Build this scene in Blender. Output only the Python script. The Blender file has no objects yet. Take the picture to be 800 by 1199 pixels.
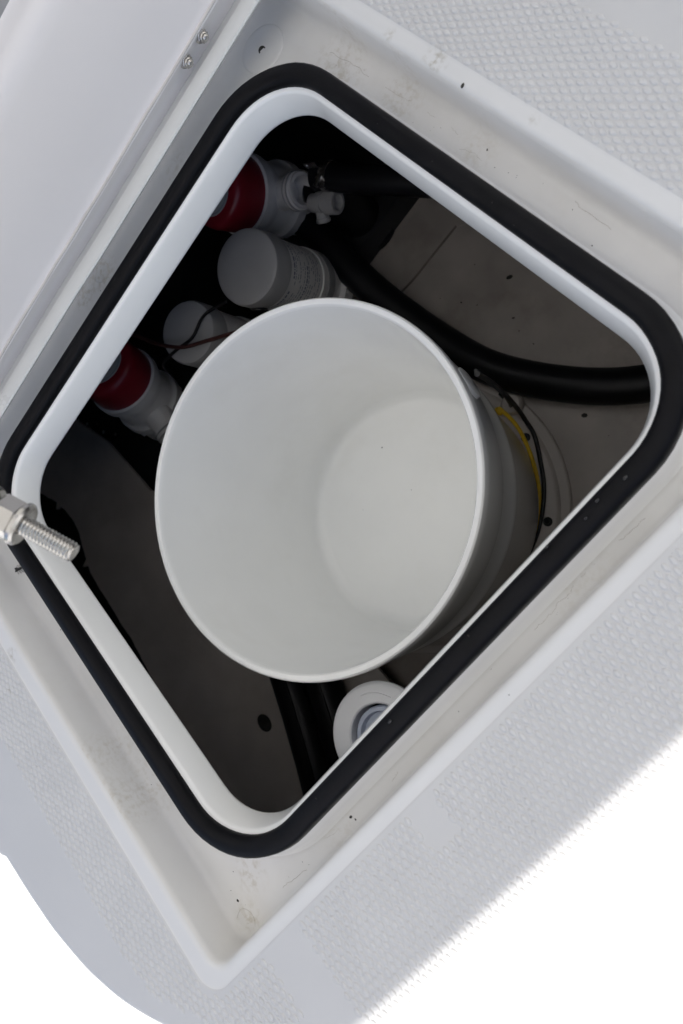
import bpy, bmesh, math, random
from math import sin, cos, pi, radians
from mathutils import Vector, Matrix, noise as mnoise

random.seed(7)
S = bpy.context.scene
COL = S.collection

# ------------------------------------------------------------------ camera
cd = bpy.data.cameras.new("camera")
cam = bpy.data.objects.new("camera", cd)
COL.objects.link(cam)
cd.sensor_width = 36.0
cd.lens = 875.68 / 1199 * 36.0
cd.clip_start = 0.02
cd.clip_end = 200
_r = ((0.6240931, -0.6674020, 0.4063033), (0.6122181, 0.7407871, 0.2764479), (-0.4854861, 0.0762171, 0.8709157))
cam.matrix_world = Matrix(((*_r[0], 0.2663), (*_r[1], 0.1415), (*_r[2], 0.3942), (0, 0, 0, 1)))
cd.dof.use_dof = True
cd.dof.focus_distance = 0.56
cd.dof.aperture_fstop = 9.0
S.camera = cam

# ------------------------------------------------------------------ sky, sun, exposure
SUN = Vector((0.40, -0.45, 0.80)).normalized()      # towards the sun
elev = math.asin(SUN.z)
az = math.atan2(SUN.x, SUN.y)
w = bpy.data.worlds.new("World")
S.world = w
w.use_nodes = True
nt = w.node_tree
sky = nt.nodes.new("ShaderNodeTexSky")
sky.sky_type = 'NISHITA'
sky.sun_disc = False
sky.sun_elevation = elev
sky.sun_rotation = az
sky.air_density = 1.0
sky.dust_density = 1.5
sky.ozone_density = 1.0
nt.links.new(sky.outputs[0], nt.nodes["Background"].inputs[0])
nt.nodes["Background"].inputs[1].default_value = 0.065
sl = bpy.data.lights.new("sun", 'SUN')
sl.energy = 5.0
sl.angle = radians(0.5)
sl.color = (1.0, 0.95, 0.88)
so = bpy.data.objects.new("sun", sl)
COL.objects.link(so)
so.rotation_euler = SUN.to_track_quat('Z', 'Y').to_euler()
so.location = SUN * 5
S.view_settings.view_transform = 'Standard'
S.view_settings.look = 'None'
S.view_settings.gamma = 1.0
S.view_settings.exposure = 1.12
S.view_settings.use_curve_mapping = False
S.render.engine = 'CYCLES'
S.cycles.max_bounces = 12
S.cycles.diffuse_bounces = 8
S.cycles.use_denoising = True


# ------------------------------------------------------------------ materials
def mat(name, col, rough=0.5, metal=0.0, var=0.06, vscale=25.0, bump=0.0, bscale=400.0, coat=0.0,
        stains=None, stain_col=(0.25, 0.2, 0.13), grime=0.0, gscale=30.0, rvar=0.1, sss=0.0, spec=0.5):
    m = bpy.data.materials.new(name)
    m.use_nodes = True
    t = m.node_tree
    N = t.nodes
    L = t.links
    b = N["Principled BSDF"]
    tc = N.new("ShaderNodeTexCoord")
    P = tc.outputs["Object"]
    n1 = N.new("ShaderNodeTexNoise")
    n1.inputs["Scale"].default_value = vscale
    n1.inputs["Detail"].default_value = 5
    L.new(P, n1.inputs["Vector"])
    mr = N.new("ShaderNodeMapRange")
    mr.inputs["From Min"].default_value = 0.3
    mr.inputs["From Max"].default_value = 0.7
    mr.inputs["To Min"].default_value = 1 - var
    mr.inputs["To Max"].default_value = 1 + var * 0.4
    L.new(n1.outputs["Fac"], mr.inputs["Value"])
    mx = N.new("ShaderNodeMix")
    mx.data_type = 'RGBA'
    mx.blend_type = 'MULTIPLY'
    mx.inputs["Factor"].default_value = 1
    mx.inputs["A"].default_value = (*col, 1)
    L.new(mr.outputs[0], mx.inputs["B"])
    out = mx.outputs["Result"]
    if grime > 0:
        n2 = N.new("ShaderNodeTexNoise")
        n2.inputs["Scale"].default_value = gscale
        n2.inputs["Detail"].default_value = 8
        n2.inputs["Roughness"].default_value = 0.65
        L.new(P, n2.inputs["Vector"])
        g = N.new("ShaderNodeMapRange")
        g.inputs["From Min"].default_value = 0.52
        g.inputs["From Max"].default_value = 0.78
        g.inputs["To Max"].default_value = grime
        L.new(n2.outputs["Fac"], g.inputs["Value"])
        gm = N.new("ShaderNodeMix")
        gm.data_type = 'RGBA'
        L.new(g.outputs[0], gm.inputs["Factor"])
        L.new(out, gm.inputs["A"])
        gm.inputs["B"].default_value = (*stain_col, 1)
        out = gm.outputs["Result"]
    for (sx, sy, sr, sk) in (stains or []):
        vm = N.new("ShaderNodeVectorMath")
        vm.operation = 'SUBTRACT'
        L.new(P, vm.inputs[0])
        vm.inputs[1].default_value = (sx, sy, 0)
        sc = N.new("ShaderNodeVectorMath")
        sc.operation = 'MULTIPLY'
        L.new(vm.outputs[0], sc.inputs[0])
        sc.inputs[1].default_value = (1, 1, 0)
        ln = N.new("ShaderNodeVectorMath")
        ln.operation = 'LENGTH'
        L.new(sc.outputs[0], ln.inputs[0])
        fa = N.new("ShaderNodeMapRange")
        fa.inputs["From Min"].default_value = sr
        fa.inputs["From Max"].default_value = sr * 0.2
        L.new(ln.outputs["Value"], fa.inputs["Value"])
        n3 = N.new("ShaderNodeTexNoise")
        n3.inputs["Scale"].default_value = 260
        n3.inputs["Detail"].default_value = 6
        L.new(P, n3.inputs["Vector"])
        th = N.new("ShaderNodeMapRange")
        th.inputs["From Min"].default_value = 0.45
        th.inputs["From Max"].default_value = 0.68
        th.inputs["To Max"].default_value = sk
        L.new(n3.outputs["Fac"], th.inputs["Value"])
        mu = N.new("ShaderNodeMath")
        mu.operation = 'MULTIPLY'
        L.new(fa.outputs[0], mu.inputs[0])
        L.new(th.outputs[0], mu.inputs[1])
        sm = N.new("ShaderNodeMix")
        sm.data_type = 'RGBA'
        L.new(mu.outputs[0], sm.inputs["Factor"])
        L.new(out, sm.inputs["A"])
        sm.inputs["B"].default_value = (*stain_col, 1)
        out = sm.outputs["Result"]
    L.new(out, b.inputs["Base Color"])
    rr = N.new("ShaderNodeMapRange")
    rr.inputs["To Min"].default_value = max(0.03, rough - rvar)
    rr.inputs["To Max"].default_value = min(1, rough + rvar)
    L.new(n1.outputs["Fac"], rr.inputs["Value"])
    L.new(rr.outputs[0], b.inputs["Roughness"])
    b.inputs["Metallic"].default_value = metal
    b.inputs["Coat Weight"].default_value = coat
    b.inputs["Coat Roughness"].default_value = 0.12
    b.inputs['Specular IOR Level'].default_value = spec
    if sss:
        b.inputs["Subsurface Weight"].default_value = sss
        b.inputs["Subsurface Radius"].default_value = (0.012, 0.012, 0.011)
        b.inputs["Subsurface Scale"].default_value = 0.5
    if bump > 0:
        n4 = N.new("ShaderNodeTexNoise")
        n4.inputs["Scale"].default_value = bscale
        n4.inputs["Detail"].default_value = 4
        L.new(P, n4.inputs["Vector"])
        bp = N.new("ShaderNodeBump")
        bp.inputs["Strength"].default_value = bump
        bp.inputs["Distance"].default_value = 0.001
        L.new(n4.outputs["Fac"], bp.inputs["Height"])
        L.new(bp.outputs[0], b.inputs["Normal"])
    return m


M = {}
M['gel'] = mat('white_gelcoat', (0.585, 0.585, 0.59), 0.32, var=0.03, vscale=9, bump=0.06, bscale=25, coat=0.25,
               stains=[(-0.059, 0.2515, 0.011, 0.8), (-0.059, -0.263, 0.008, 0.7), (-0.040, -0.280, 0.007, 0.6),
                       (-0.10, 0.250, 0.006, 0.5), (0.02, 0.2525, 0.005, 0.4)], stain_col=(0.36, 0.33, 0.27))
M['gutter'] = mat('weathered_gelcoat', (0.715, 0.705, 0.69), 0.34, var=0.09, vscale=14, bump=0.06, bscale=40, coat=0.25,
                  grime=0.12, gscale=22, stain_col=(0.42, 0.37, 0.28),
                  stains=[(-0.239, -0.005, 0.02, 0.7), (-0.243, -0.030, 0.016, 0.7), (-0.15, 0.225, 0.03, 0.5), (0.205, -0.235, 0.014, 0.6),
                          (0.186, -0.215, 0.016, 0.6), (-0.09, 0.232, 0.022, 0.45), (-0.02, 0.230, 0.020, 0.3), (0.207, -0.14, 0.02, 0.25), (-0.23, 0.10, 0.02, 0.4), (0.05, -0.250, 0.02, 0.3), (-0.19, -0.23, 0.03, 0.5), (0.208, 0.08, 0.03, 0.2), (0.09, -0.245, 0.03, 0.35)])
M['border'] = mat('lightened_border_gelcoat', (0.69, 0.69, 0.69), 0.34, var=0.03, vscale=12, bump=0.0,  # smooth white border, with the edge highlight put into its lighter colour
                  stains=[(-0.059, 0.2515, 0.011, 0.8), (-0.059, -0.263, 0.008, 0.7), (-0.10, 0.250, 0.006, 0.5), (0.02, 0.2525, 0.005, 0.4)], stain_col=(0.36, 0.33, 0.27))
M['nonslip'] = mat('moulded_nonslip_gelcoat', (0.605, 0.605, 0.61), 0.30, var=0.04, vscale=18, bump=0.05, bscale=300)
M['coaming'] = mat('glossy_white_gelcoat', (0.86, 0.86, 0.85), 0.24, var=0.03, vscale=12, bump=0.04, bscale=30, coat=0.3)
M['core'] = mat('darkened_core', (0.30, 0.30, 0.305), 0.5, var=0.05)  # recess darkened by its colour, in place of shade
M['lid'] = mat('lid_gelcoat', (0.78, 0.755, 0.76), 0.38, var=0.025, vscale=6, bump=0.05, bscale=20)
M['rubber'] = mat('black_rubber', (0.004, 0.004, 0.0055), 0.40, spec=0.13, var=0.3, vscale=60, bump=0.12, bscale=500)
M['hose'] = mat('black_hose_rubber', (0.007, 0.007, 0.009), 0.42, spec=0.25, var=0.3, vscale=40)
M['steel'] = mat('stainless_steel', (0.50, 0.485, 0.465), 0.25, metal=1.0, var=0.06, vscale=120, bump=0.0)
M['pail'] = mat('white_pail_plastic', (0.90, 0.905, 0.89), 0.16, rvar=0.05, var=0.03, vscale=14, bump=0.0,
                grime=0.16, gscale=12, stain_col=(0.66, 0.64, 0.57))
def translucent(m, col, fac):
    t = m.node_tree
    b = t.nodes["Principled BSDF"]
    tr = t.nodes.new("ShaderNodeBsdfTranslucent")
    tr.inputs["Color"].default_value = (*col, 1)
    x = t.nodes.new("ShaderNodeMixShader")
    x.inputs["Fac"].default_value = fac
    t.links.new(b.outputs[0], x.inputs[1])
    t.links.new(tr.outputs[0], x.inputs[2])
    t.links.new(x.outputs[0], t.nodes["Material Output"].inputs["Surface"])


translucent(M['pail'], (0.92, 0.89, 0.84), 0.05)
M['bilge'] = mat('grey_bilge_paint', (0.44, 0.40, 0.37), 0.42, var=0.30, vscale=11, bump=0.5, bscale=70, grime=0.75, gscale=13,
                 stain_col=(0.24, 0.20, 0.165))
M['ledge'] = mat('brown_grey_resin', (0.60, 0.55, 0.52), 0.5, var=0.25, vscale=9, bump=0.5, bscale=80, grime=0.5, gscale=10, stain_col=(0.35, 0.31, 0.28))
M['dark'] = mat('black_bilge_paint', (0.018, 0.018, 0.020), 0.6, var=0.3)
M['plate'] = mat('grey_plate_plastic', (0.56, 0.52, 0.49), 0.45, var=0.08, vscale=20)
M['pump_white'] = mat('pump_white_plastic', (0.80, 0.79, 0.78), 0.4, var=0.06, vscale=40)
M['pump_grey'] = mat('pump_grey_plastic', (0.36, 0.36, 0.365), 0.4, var=0.06, vscale=40)
M['pump_red'] = mat('pump_red_plastic', (0.26, 0.008, 0.020), 0.35, var=0.15, vscale=40)
M['decal'] = mat('grey_decal', (0.40, 0.42, 0.42), 0.4, var=0.05)
M['ink'] = mat('dark_print', (0.13, 0.16, 0.24), 0.5)
M['wire'] = mat('brown_wire_insulation', (0.055, 0.02, 0.018), 0.4)
M['cable'] = mat('black_cable_jacket', (0.008, 0.008, 0.009), 0.45)
M['yellow'] = mat('yellow_cord', (0.90, 0.60, 0.03), 0.5, var=0.15, vscale=200)
M['fitting'] = mat('white_pvc', (0.80, 0.81, 0.84), 0.3, var=0.04, vscale=40)
M['fitting_in'] = mat('pale_blue_pvc', (0.45, 0.50, 0.62), 0.3, var=0.05, vscale=40)
M['dirt_and_hole'] = mat('dark_dirt_and_holes', (0.03, 0.028, 0.025), 0.9, var=0.4, vscale=500)  # loose dirt, and the dark discs painted for holes
M['smear'] = mat('grey_dirt_line', (0.42, 0.39, 0.34), 0.8, var=0.5, vscale=300)
M['fly'] = mat('black_insect', (0.012, 0.011, 0.010), 0.4)
def diffuser_mat():  # invented translucent cloth that passes sunlight down onto the hatch
    m = bpy.data.materials.new('diffuser_canvas')
    m.use_nodes = True
    t = m.node_tree
    t.nodes.remove(t.nodes["Principled BSDF"])
    o = t.nodes["Material Output"]
    a = t.nodes.new("ShaderNodeBsdfDiffuse")
    b = t.nodes.new("ShaderNodeBsdfTranslucent")
    x = t.nodes.new("ShaderNodeMixShader")
    wv = t.nodes.new("ShaderNodeTexNoise")
    wv.inputs["Scale"].default_value = 6
    rp = t.nodes.new("ShaderNodeMix")
    rp.data_type = 'RGBA'
    rp.inputs["A"].default_value = (0.80, 0.80, 0.79, 1)
    rp.inputs["B"].default_value = (0.86, 0.86, 0.85, 1)
    t.links.new(wv.outputs["Fac"], rp.inputs["Factor"])
    t.links.new(rp.outputs["Result"], a.inputs["Color"])
    t.links.new(rp.outputs["Result"], b.inputs["Color"])
    x.inputs["Fac"].default_value = 0.36
    t.links.new(a.outputs[0], x.inputs[1])
    t.links.new(b.outputs[0], x.inputs[2])
    t.links.new(x.outputs[0], o.inputs["Surface"])
    return m


M['top'] = diffuser_mat()


# ------------------------------------------------------------------ helpers
def link(name, me, m=None, parent=None, smooth=35):
    o = bpy.data.objects.new(name, me)
    COL.objects.link(o)
    if m is not None:
        for x in (m if isinstance(m, (list, tuple)) else [m]):
            me.materials.append(x)
    if smooth:
        for p in me.polygons:
            p.use_smooth = True
        me.set_sharp_from_angle(angle=radians(smooth))
    if parent:
        o.parent = parent
        o.matrix_parent_inverse = parent.matrix_world.inverted()
    return o


def from_py(name, v, f, m=None, parent=None, smooth=35, mi=None):
    me = bpy.data.meshes.new(name)
    me.from_pydata([tuple(a) for a in v], [], f)
    if mi:
        me.polygons.foreach_set("material_index", mi)
    bm = bmesh.new()
    bm.from_mesh(me)
    bmesh.ops.recalc_face_normals(bm, faces=bm.faces[:])
    bm.to_mesh(me)
    bm.free()
    return link(name, me, m, parent, smooth)


def tag(o, label=None, cat=None, group=None, kind=None):
    for k, x in (('label', label), ('category', cat), ('group', group), ('kind', kind)):
        if x:
            o[k] = x
    return o


def thing(name, loc, label, cat, group=None):
    o = bpy.data.objects.new(name, None)
    COL.objects.link(o)
    o.empty_display_size = 0.02
    o.location = loc
    o.matrix_world = Matrix.Translation(loc)
    return tag(o, label, cat, group)


def rrect(x0, x1, y0, y1, r, z, n=14):
    P = []
    for (cx, cy, a0) in ((x1 - r, y1 - r, 0), (x0 + r, y1 - r, 90), (x0 + r, y0 + r, 180), (x1 - r, y0 + r, 270)):
        for k in range(n + 1):
            a = radians(a0 + 90 * k / n)
            P.append(Vector((cx + r * cos(a), cy + r * sin(a), z)))
    return P


def loft(loops, closed_section=False, cap=False):
    v, f = [], []
    n = len(loops[0])
    for l in loops:
        v += list(l)
    m = len(loops)
    for i in range(m if closed_section else m - 1):
        a, b = i * n, ((i + 1) % m) * n
        for k in range(n):
            k2 = (k + 1) % n
            f.append((a + k, a + k2, b + k2, b + k))
    if cap:
        f.append(tuple(range(n - 1, -1, -1)))
        f.append(tuple(range((m - 1) * n, m * n)))
    return v, f


def frame_for(d):
    d = Vector(d).normalized()
    u = d.orthogonal().normalized()
    return u, d.cross(u), d


def lathe(profile, a, d, seg=48, cap0=True, cap1=True):
    """profile: (distance along axis, radius) from point a along direction d"""
    u, v_, d = frame_for(d)
    a = Vector(a)
    loops = [[a + d * t + (u * cos(2 * pi * k / seg) + v_ * sin(2 * pi * k / seg)) * r for k in range(seg)] for t, r in profile]
    v, f = loft(loops)
    if cap0:
        f.append(tuple(range(seg - 1, -1, -1)))
    if cap1:
        b = (len(loops) - 1) * seg
        f.append(tuple(range(b, b + seg)))
    return v, f


def smooth_path(pts, per=8):
    P = [Vector(p) for p in pts]
    P = [P[0] * 2 - P[1]] + P + [P[-1] * 2 - P[-2]]
    out = []
    for i in range(1, len(P) - 2):
        for k in range(per):
            t = k / per
            a, b, c, d = P[i - 1], P[i], P[i + 1], P[i + 2]
            out.append(0.5 * ((2 * b) + (c - a) * t + (2 * a - 5 * b + 4 * c - d) * t * t + (3 * b - a - 3 * c + d) * t ** 3))
    out.append(P[-2])
    return out


def tube(pts, r, seg=12, per=8, ribs=0.0, rib_every=2):
    P = smooth_path(pts, per) if per > 1 else [Vector(p) for p in pts]
    loops = []
    t0 = (P[1] - P[0]).normalized()
    u = t0.orthogonal().normalized()
    for i, p in enumerate(P):
        t = (P[min(i + 1, len(P) - 1)] - P[max(i - 1, 0)]).normalized()
        u = (u - t * u.dot(t)).normalized()
        w_ = t.cross(u)
        rr = r + (ribs if ribs and i % rib_every == 0 else 0)
        loops.append([p + (u * cos(2 * pi * k / seg) + w_ * sin(2 * pi * k / seg)) * rr for k in range(seg)])
    return loft(loops, cap=True)


def merge(*parts):
    v, f = [], []
    for (a, b) in parts:
        o = len(v)
        v += list(a)
        f += [tuple(i + o for i in q) for q in b]
    return v, f


def box(x0, x1, y0, y1, z0, z1):
    v = [(x, y, z) for z in (z0, z1) for y in (y0, y1) for x in (x0, x1)]
    f = [(0, 2, 3, 1), (4, 5, 7, 6), (0, 1, 5, 4), (2, 6, 7, 3), (0, 4, 6, 2), (1, 3, 7, 5)]
    return v, f


def hexnut(a, d, af, h, bore_r=None):
    """hex prism, chamfered, from a along d; af = across flats"""
    u, v_, d = frame_for(d)
    a = Vector(a)
    R = af / 2 / cos(pi / 6)
    prof = [(0, R * 0.90), (h * 0.1, R), (h * 0.88, R), (h, R * 0.88)]
    loops = [[a + d * t + (u * cos(pi / 3 * k) + v_ * sin(pi / 3 * k)) * r for k in range(6)] for t, r in prof]
    return loft(loops, cap=True)


def thread(a, d, r, pitch, length, seg=28, per=6, depth=0.6):
    u, v_, d = frame_for(d)
    a = Vector(a)
    n = int(length / pitch * per)
    loops = []
    for i in range(n + 1):
        z = length * i / n
        l = []
        for k in range(seg):
            ph = (z / pitch - k / seg) % 1.0
            tri = abs(ph * 2 - 1)
            tri = min(1, max(0, tri * 1.25 - 0.125))
            end = min(1, (length - z) / (pitch * 0.9))
            rr = r - depth * pitch * (1 - tri) * 0.95 - (1 - end) * r * 0.16
            an = 2 * pi * k / seg
            l.append(a + d * z + (u * cos(an) + v_ * sin(an)) * rr)
        loops.append(l)
    return loft(loops, cap=True)


# ------------------------------------------------------------------ the deck moulding: deck, gutter and coaming in one skin
# coaming
GX, GY = 0.1834, 0.2005            # half size of the coaming's inner top edge
GR = 0.052


def edge_y(x):
    """the curved outer edge of the raised deck (its -y side)"""
    pts = [(-3, -0.395), (-0.6, -0.390), (0.02, -0.3775), (0.0445, -0.3755), (0.049, -0.3715), (0.08, -0.3685), (0.117, -0.3630), (0.156, -0.3520), (0.188, -0.3370),
           (0.215, -0.3180), (0.245, -0.2900), (0.30, -0.2560), (0.38, -0.2350), (0.55, -0.2250), (3, -0.2200)]
    for (a, b), (c, d) in zip(pts, pts[1:]):
        if x <= c:
            t = (x - a) / (c - a)
            return b + (d - b) * t
    return pts[-1][1]


def smooth_edge_y(x):
    if x < 0.055:
        return edge_y(x)
    return sum(edge_y(x + k * 0.008) for k in (-1, -.5, 0, .5, 1)) / 5 if x > 0.07 else edge_y(x)


edge_xs = [-2.5, -1.5, -1, -0.6, -0.3, -0.1, 0.0, 0.02, 0.0445, 0.049] + [0.055 + 0.008 * i for i in range(45)] + [0.45, 0.6, 1, 1.6, 2.5]

bm = bmesh.new()
deckloops = []
E0 = (-0.300, 0.2184, -0.2507, 0.2447)     # gutter's outer edge (xmin runs on under the lid)


def EL(o, z, r=0.012):
    return rrect(E0[0] - o, E0[1] + o, E0[2] - o, E0[3] + o, max(0.004, r + o), z)


def CL(o, z):
    return rrect(-GX - o, GX + o, -GY - o, GY + o, GR + o, z)


FZ = 0.0005


def BL(o, z):
    return rrect(-0.40 - o, 0.2290 + o, -0.2660 - o, 0.2575 + o, 0.016 + o, z)


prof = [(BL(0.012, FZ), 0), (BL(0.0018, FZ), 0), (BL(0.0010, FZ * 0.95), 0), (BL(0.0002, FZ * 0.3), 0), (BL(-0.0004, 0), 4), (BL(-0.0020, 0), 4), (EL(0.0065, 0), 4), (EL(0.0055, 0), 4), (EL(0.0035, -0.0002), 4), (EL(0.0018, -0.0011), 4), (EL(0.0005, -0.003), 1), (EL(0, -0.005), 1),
        (EL(-0.001, -0.0275), 1), (EL(-0.0022, -0.0305), 1), (EL(-0.0045, -0.0322), 1), (EL(-0.0065, -0.0326), 1), (EL(-0.009, -0.0326), 1)]
prof += [(CL(0.0235, -0.0326), 1), (CL(0.0220, -0.0326), 1), (CL(0.0200, -0.0318), 1), (CL(0.0185, -0.0295), 2), (CL(0.0165, -0.0240), 2), (CL(0.0140, -0.0165), 2), (CL(0.0115, -0.0130), 2),
         (CL(0.0100, -0.0124), 2), (CL(0.0015, -0.0124), 2), (CL(-0.0008, -0.0128), 2), (CL(-0.0021, -0.0138), 2), (CL(-0.0029, -0.0155), 2),
         (CL(-0.0071, -0.0330), 2), (CL(-0.0069, -0.0350), 2), (CL(-0.0055, -0.0362), 2), (CL(0.010, -0.0375), 2), (CL(0.04, -0.0390), 2)]
loops = []
for P, mi in prof:
    loops.append([bm.verts.new(p) for p in P])
n = len(loops[0])
for i in range(len(loops) - 1):
    for k in range(n):
        fa = bm.faces.new((loops[i][k], loops[i][(k + 1) % n], loops[i + 1][(k + 1) % n], loops[i + 1][k]))
        fa.material_index = prof[i + 1][1]
# flat top: fill between the outer outline and the gutter's edge
outer = [bm.verts.new((x, smooth_edge_y(x) + 0.006, FZ)) for x in edge_xs] + [bm.verts.new(p) for p in ((2.5, 2.5, FZ), (-2.5, 2.5, FZ))]
oe = [bm.edges.new((outer[i], outer[(i + 1) % len(outer)])) for i in range(len(outer))]
ie = [bm.edges.get((loops[0][k], loops[0][(k + 1) % n])) for k in range(n)]
bmesh.ops.triangle_fill(bm, use_beauty=True, use_dissolve=False, edges=oe + ie)
# rounded outer edge and the step down on the -y side
rows = [outer[:len(edge_xs)]]
for dy, z in ((0.0035, FZ), (0.0012, -0.0006), (0.0, -0.0035), (0.0, -0.03), (0.001, -0.152)):
    rows.append([bm.verts.new((x, smooth_edge_y(x) + dy, z)) for x in edge_xs])
for a, b in zip(rows, rows[1:]):
    for k in range(len(edge_xs) - 1):
        bm.faces.new((a[k], a[k + 1], b[k + 1], b[k]))
bmesh.ops.recalc_face_normals(bm, faces=bm.faces[:])
me = bpy.data.meshes.new("deck")
bm.to_mesh(me)
bm.free()
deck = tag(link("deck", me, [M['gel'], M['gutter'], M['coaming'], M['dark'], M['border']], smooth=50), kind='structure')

# lower deck beyond the step, in full sun
v, f = [], []
for x in edge_xs:
    v += [(x, smooth_edge_y(x) + 0.004, -0.15), (x, -0.606, -0.15), (x, -0.6075, -0.1515), (x, -0.609, -0.1515), (x, -0.6105, -0.15), (x, -3.2, -0.15)]
for i in range(len(edge_xs) - 1):
    for k in range(5):
        f.append((i * 6 + k, i * 6 + k + 1, i * 6 + 6 + k + 1, i * 6 + 6 + k))
ldk = from_py("lower_deck", v, f, M['gel'], smooth=30)
tag(ldk, kind='structure')


# ------------------------------------------------------------------ moulded non-slip panels
def inside(p, poly):
    c = False
    for i in range(len(poly)):
        a, b = poly[i], poly[i - 1]
        if (a[1] > p[1]) != (b[1] > p[1]) and p[0] < (b[0] - a[0]) * (p[1] - a[1]) / (b[1] - a[1]) + a[0]:
            c = not c
    return c


def edge_dist(p, poly):
    best = 9
    for i in range(len(poly)):
        a, b = poly[i - 1], poly[i]
        dx, dy = b[0] - a[0], b[1] - a[1]
        t = max(0, min(1, ((p[0] - a[0]) * dx + (p[1] - a[1]) * dy) / (dx * dx + dy * dy + 1e-12)))
        best = min(best, math.hypot(p[0] - a[0] - dx * t, p[1] - a[1] - dy * t))
    return best


def round_poly(pts):
    """pts: (x, y, r) corner list -> rounded outline (counter-clockwise)"""
    out = []
    n = len(pts)
    for i in range(n):
        p = Vector(pts[i][:2])
        r = pts[i][2]
        a = Vector(pts[i - 1][:2])
        b = Vector(pts[(i + 1) % n][:2])
        if r == 0:
            out.append(p)
            continue
        da, db = (a - p).normalized(), (b - p).normalized()
        ang = da.angle(db)
        t = r / math.tan(ang / 2)
        p0, p1 = p + da * t, p + db * t
        for k in range(7):
            s = k / 6
            out.append(p0 * (1 - s) ** 2 + p * 2 * s * (1 - s) + p1 * s * s)
    return out


def inset(poly, d):
    out = []
    n = len(poly)
    for i in range(n):
        a, p, b = poly[i - 1], poly[i], poly[(i + 1) % n]
        e0, e1 = (p - a), (b - p)
        if e0.length < 1e-6:
            e0 = e1
        if e1.length < 1e-6:
            e1 = e0
        e0.normalize()
        e1.normalize()
        n0, n1 = Vector((-e0.y, e0.x)), Vector((-e1.y, e1.x))
        m_ = n0 + n1
        m_ = m_ / max(0.35, m_.length_squared) * 2 if m_.length > 1e-6 else n0
        out.append(p + m_ * d)
    return out


PX, PY = 0.0098, 0.0049
PH = 0.0007


def nonslip(pts, lim=None, hole=None):
    poly = round_poly(pts)
    bm = bmesh.new()
    xs = [p.x for p in poly]
    ys = [p.y for p in poly]
    X0, X1, Y0, Y1 = min(xs), max(xs), min(ys), max(ys)
    if lim:
        X0, X1, Y0, Y1 = max(X0, lim[0]), min(X1, lim[1]), max(Y0, lim[2]), min(Y1, lim[3])
    pl = [(p.x, p.y) for p in poly]
    rnd = random.Random(3)
    seg = 8
    for i in range(int(X0 / PX * 2) - 2, int(X1 / PX * 2) + 3):
        for j in range(int(Y0 / PY * 2) - 2, int(Y1 / PY * 2) + 3):
            if (i + j) % 2:
                continue
            c = (i * PX / 2, j * PY / 2)
            if not (X0 <= c[0] <= X1 and Y0 <= c[1] <= Y1) or not inside(c, pl) or edge_dist(c, pl) < 0.0022 or (hole and hole[0] < c[0] < hole[1] and hole[2] < c[1] < hole[3]):
                continue
            cx, cy = c[0] + rnd.uniform(-.00010, .00010), c[1] + rnd.uniform(-.00006, .00006)
            h = 0.00074 * rnd.uniform(0.9, 1.05)
            ax, ay = 0.0031 * rnd.uniform(.95, 1.05), 0.00178 * rnd.uniform(.95, 1.05)
            prev = None
            for s, zz in ((1.0, -0.08), (0.82, 0.58), (0.62, 0.92), (0.34, 1.0)):
                ring = []
                for k in range(seg):
                    an = 2 * pi * k / seg
                    # diamond-ish super-ellipse
                    ca, sa = cos(an), sin(an)
                    q = (abs(ca) ** 1.6 + abs(sa) ** 1.6) ** (-1 / 1.6)
                    ring.append(bm.verts.new((cx + ax * s * ca * q, cy + ay * s * sa * q, FZ + h * zz)))
                if prev:
                    for k in range(seg):
                        bm.faces.new((prev[k], prev[(k + 1) % seg], ring[(k + 1) % seg], ring[k]))
                prev = ring
            bm.faces.new(prev)
    bmesh.ops.recalc_face_normals(bm, faces=bm.faces[:])
    me = bpy.data.meshes.new("nonslip_panel")
    bm.to_mesh(me)
    bm.free()
    o = link("nonslip_panel", me, M['nonslip'], deck, smooth=60)
    o['kind'] = 'stuff'
    return o


# along the +x side, with a short smooth notch
nonslip([(0.2300, -0.182, 0.006), (0.359, -0.182, 0.006), (0.359, 0.62, 0.006), (0.2300, 0.62, 0.006)], (0.2, 0.37, -0.2, 0.36), (0.22, 0.2585, -0.0765, -0.0570))
# along the +y side
nonslip([(-0.40, 0.2575, 0.006), (0.205, 0.2575, 0.006), (0.205, 0.3155, 0.006), (-0.40, 0.3155, 0.006)], (-0.3, 0.22, 0.25, 0.33))
# along the -y side and round the corner
nonslip([(-0.40, -0.318, 0.004), (0.165, -0.318, 0.01), (0.203, -0.3105, 0.01), (0.238, -0.280, 0.01), (0.276, -0.250, 0.006), (0.276, -0.2100, 0.010),
         (0.2307, -0.2100, 0.003), (0.2307, -0.2660, 0.016), (-0.40, -0.2660, 0.004)], (-0.2, 0.3, -0.33, -0.2))

# moulded pads in the gutter, plus a dark disc painting the screw hole's shade (part of the deck moulding)
for (x, y, r) in ((-0.2225, 0.2065, 0.0185), (-0.2405, -0.004, 0.009)):
    v, f = lathe([(0, r), (0.0005, r - 0.0003), (0.0009, r - 0.0012), (0.0011, r - 0.0030)], (x, y, -0.0327), (0, 0, 1), 40, False, True)
    from_py("moulded_pad", v, f, M['gutter'], deck, smooth=60)
v, f = lathe([(0, 0.0030), (0.0006, 0.0030), (0.0006, 0.0022), (0.0002, 0.0018)], (-0.2215, 0.2055, -0.0320), (0.3, -0.1, 1), 20, False, True)
from_py("screw_hole_disc", v, f, M['dirt_and_hole'], deck, smooth=60)

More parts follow.
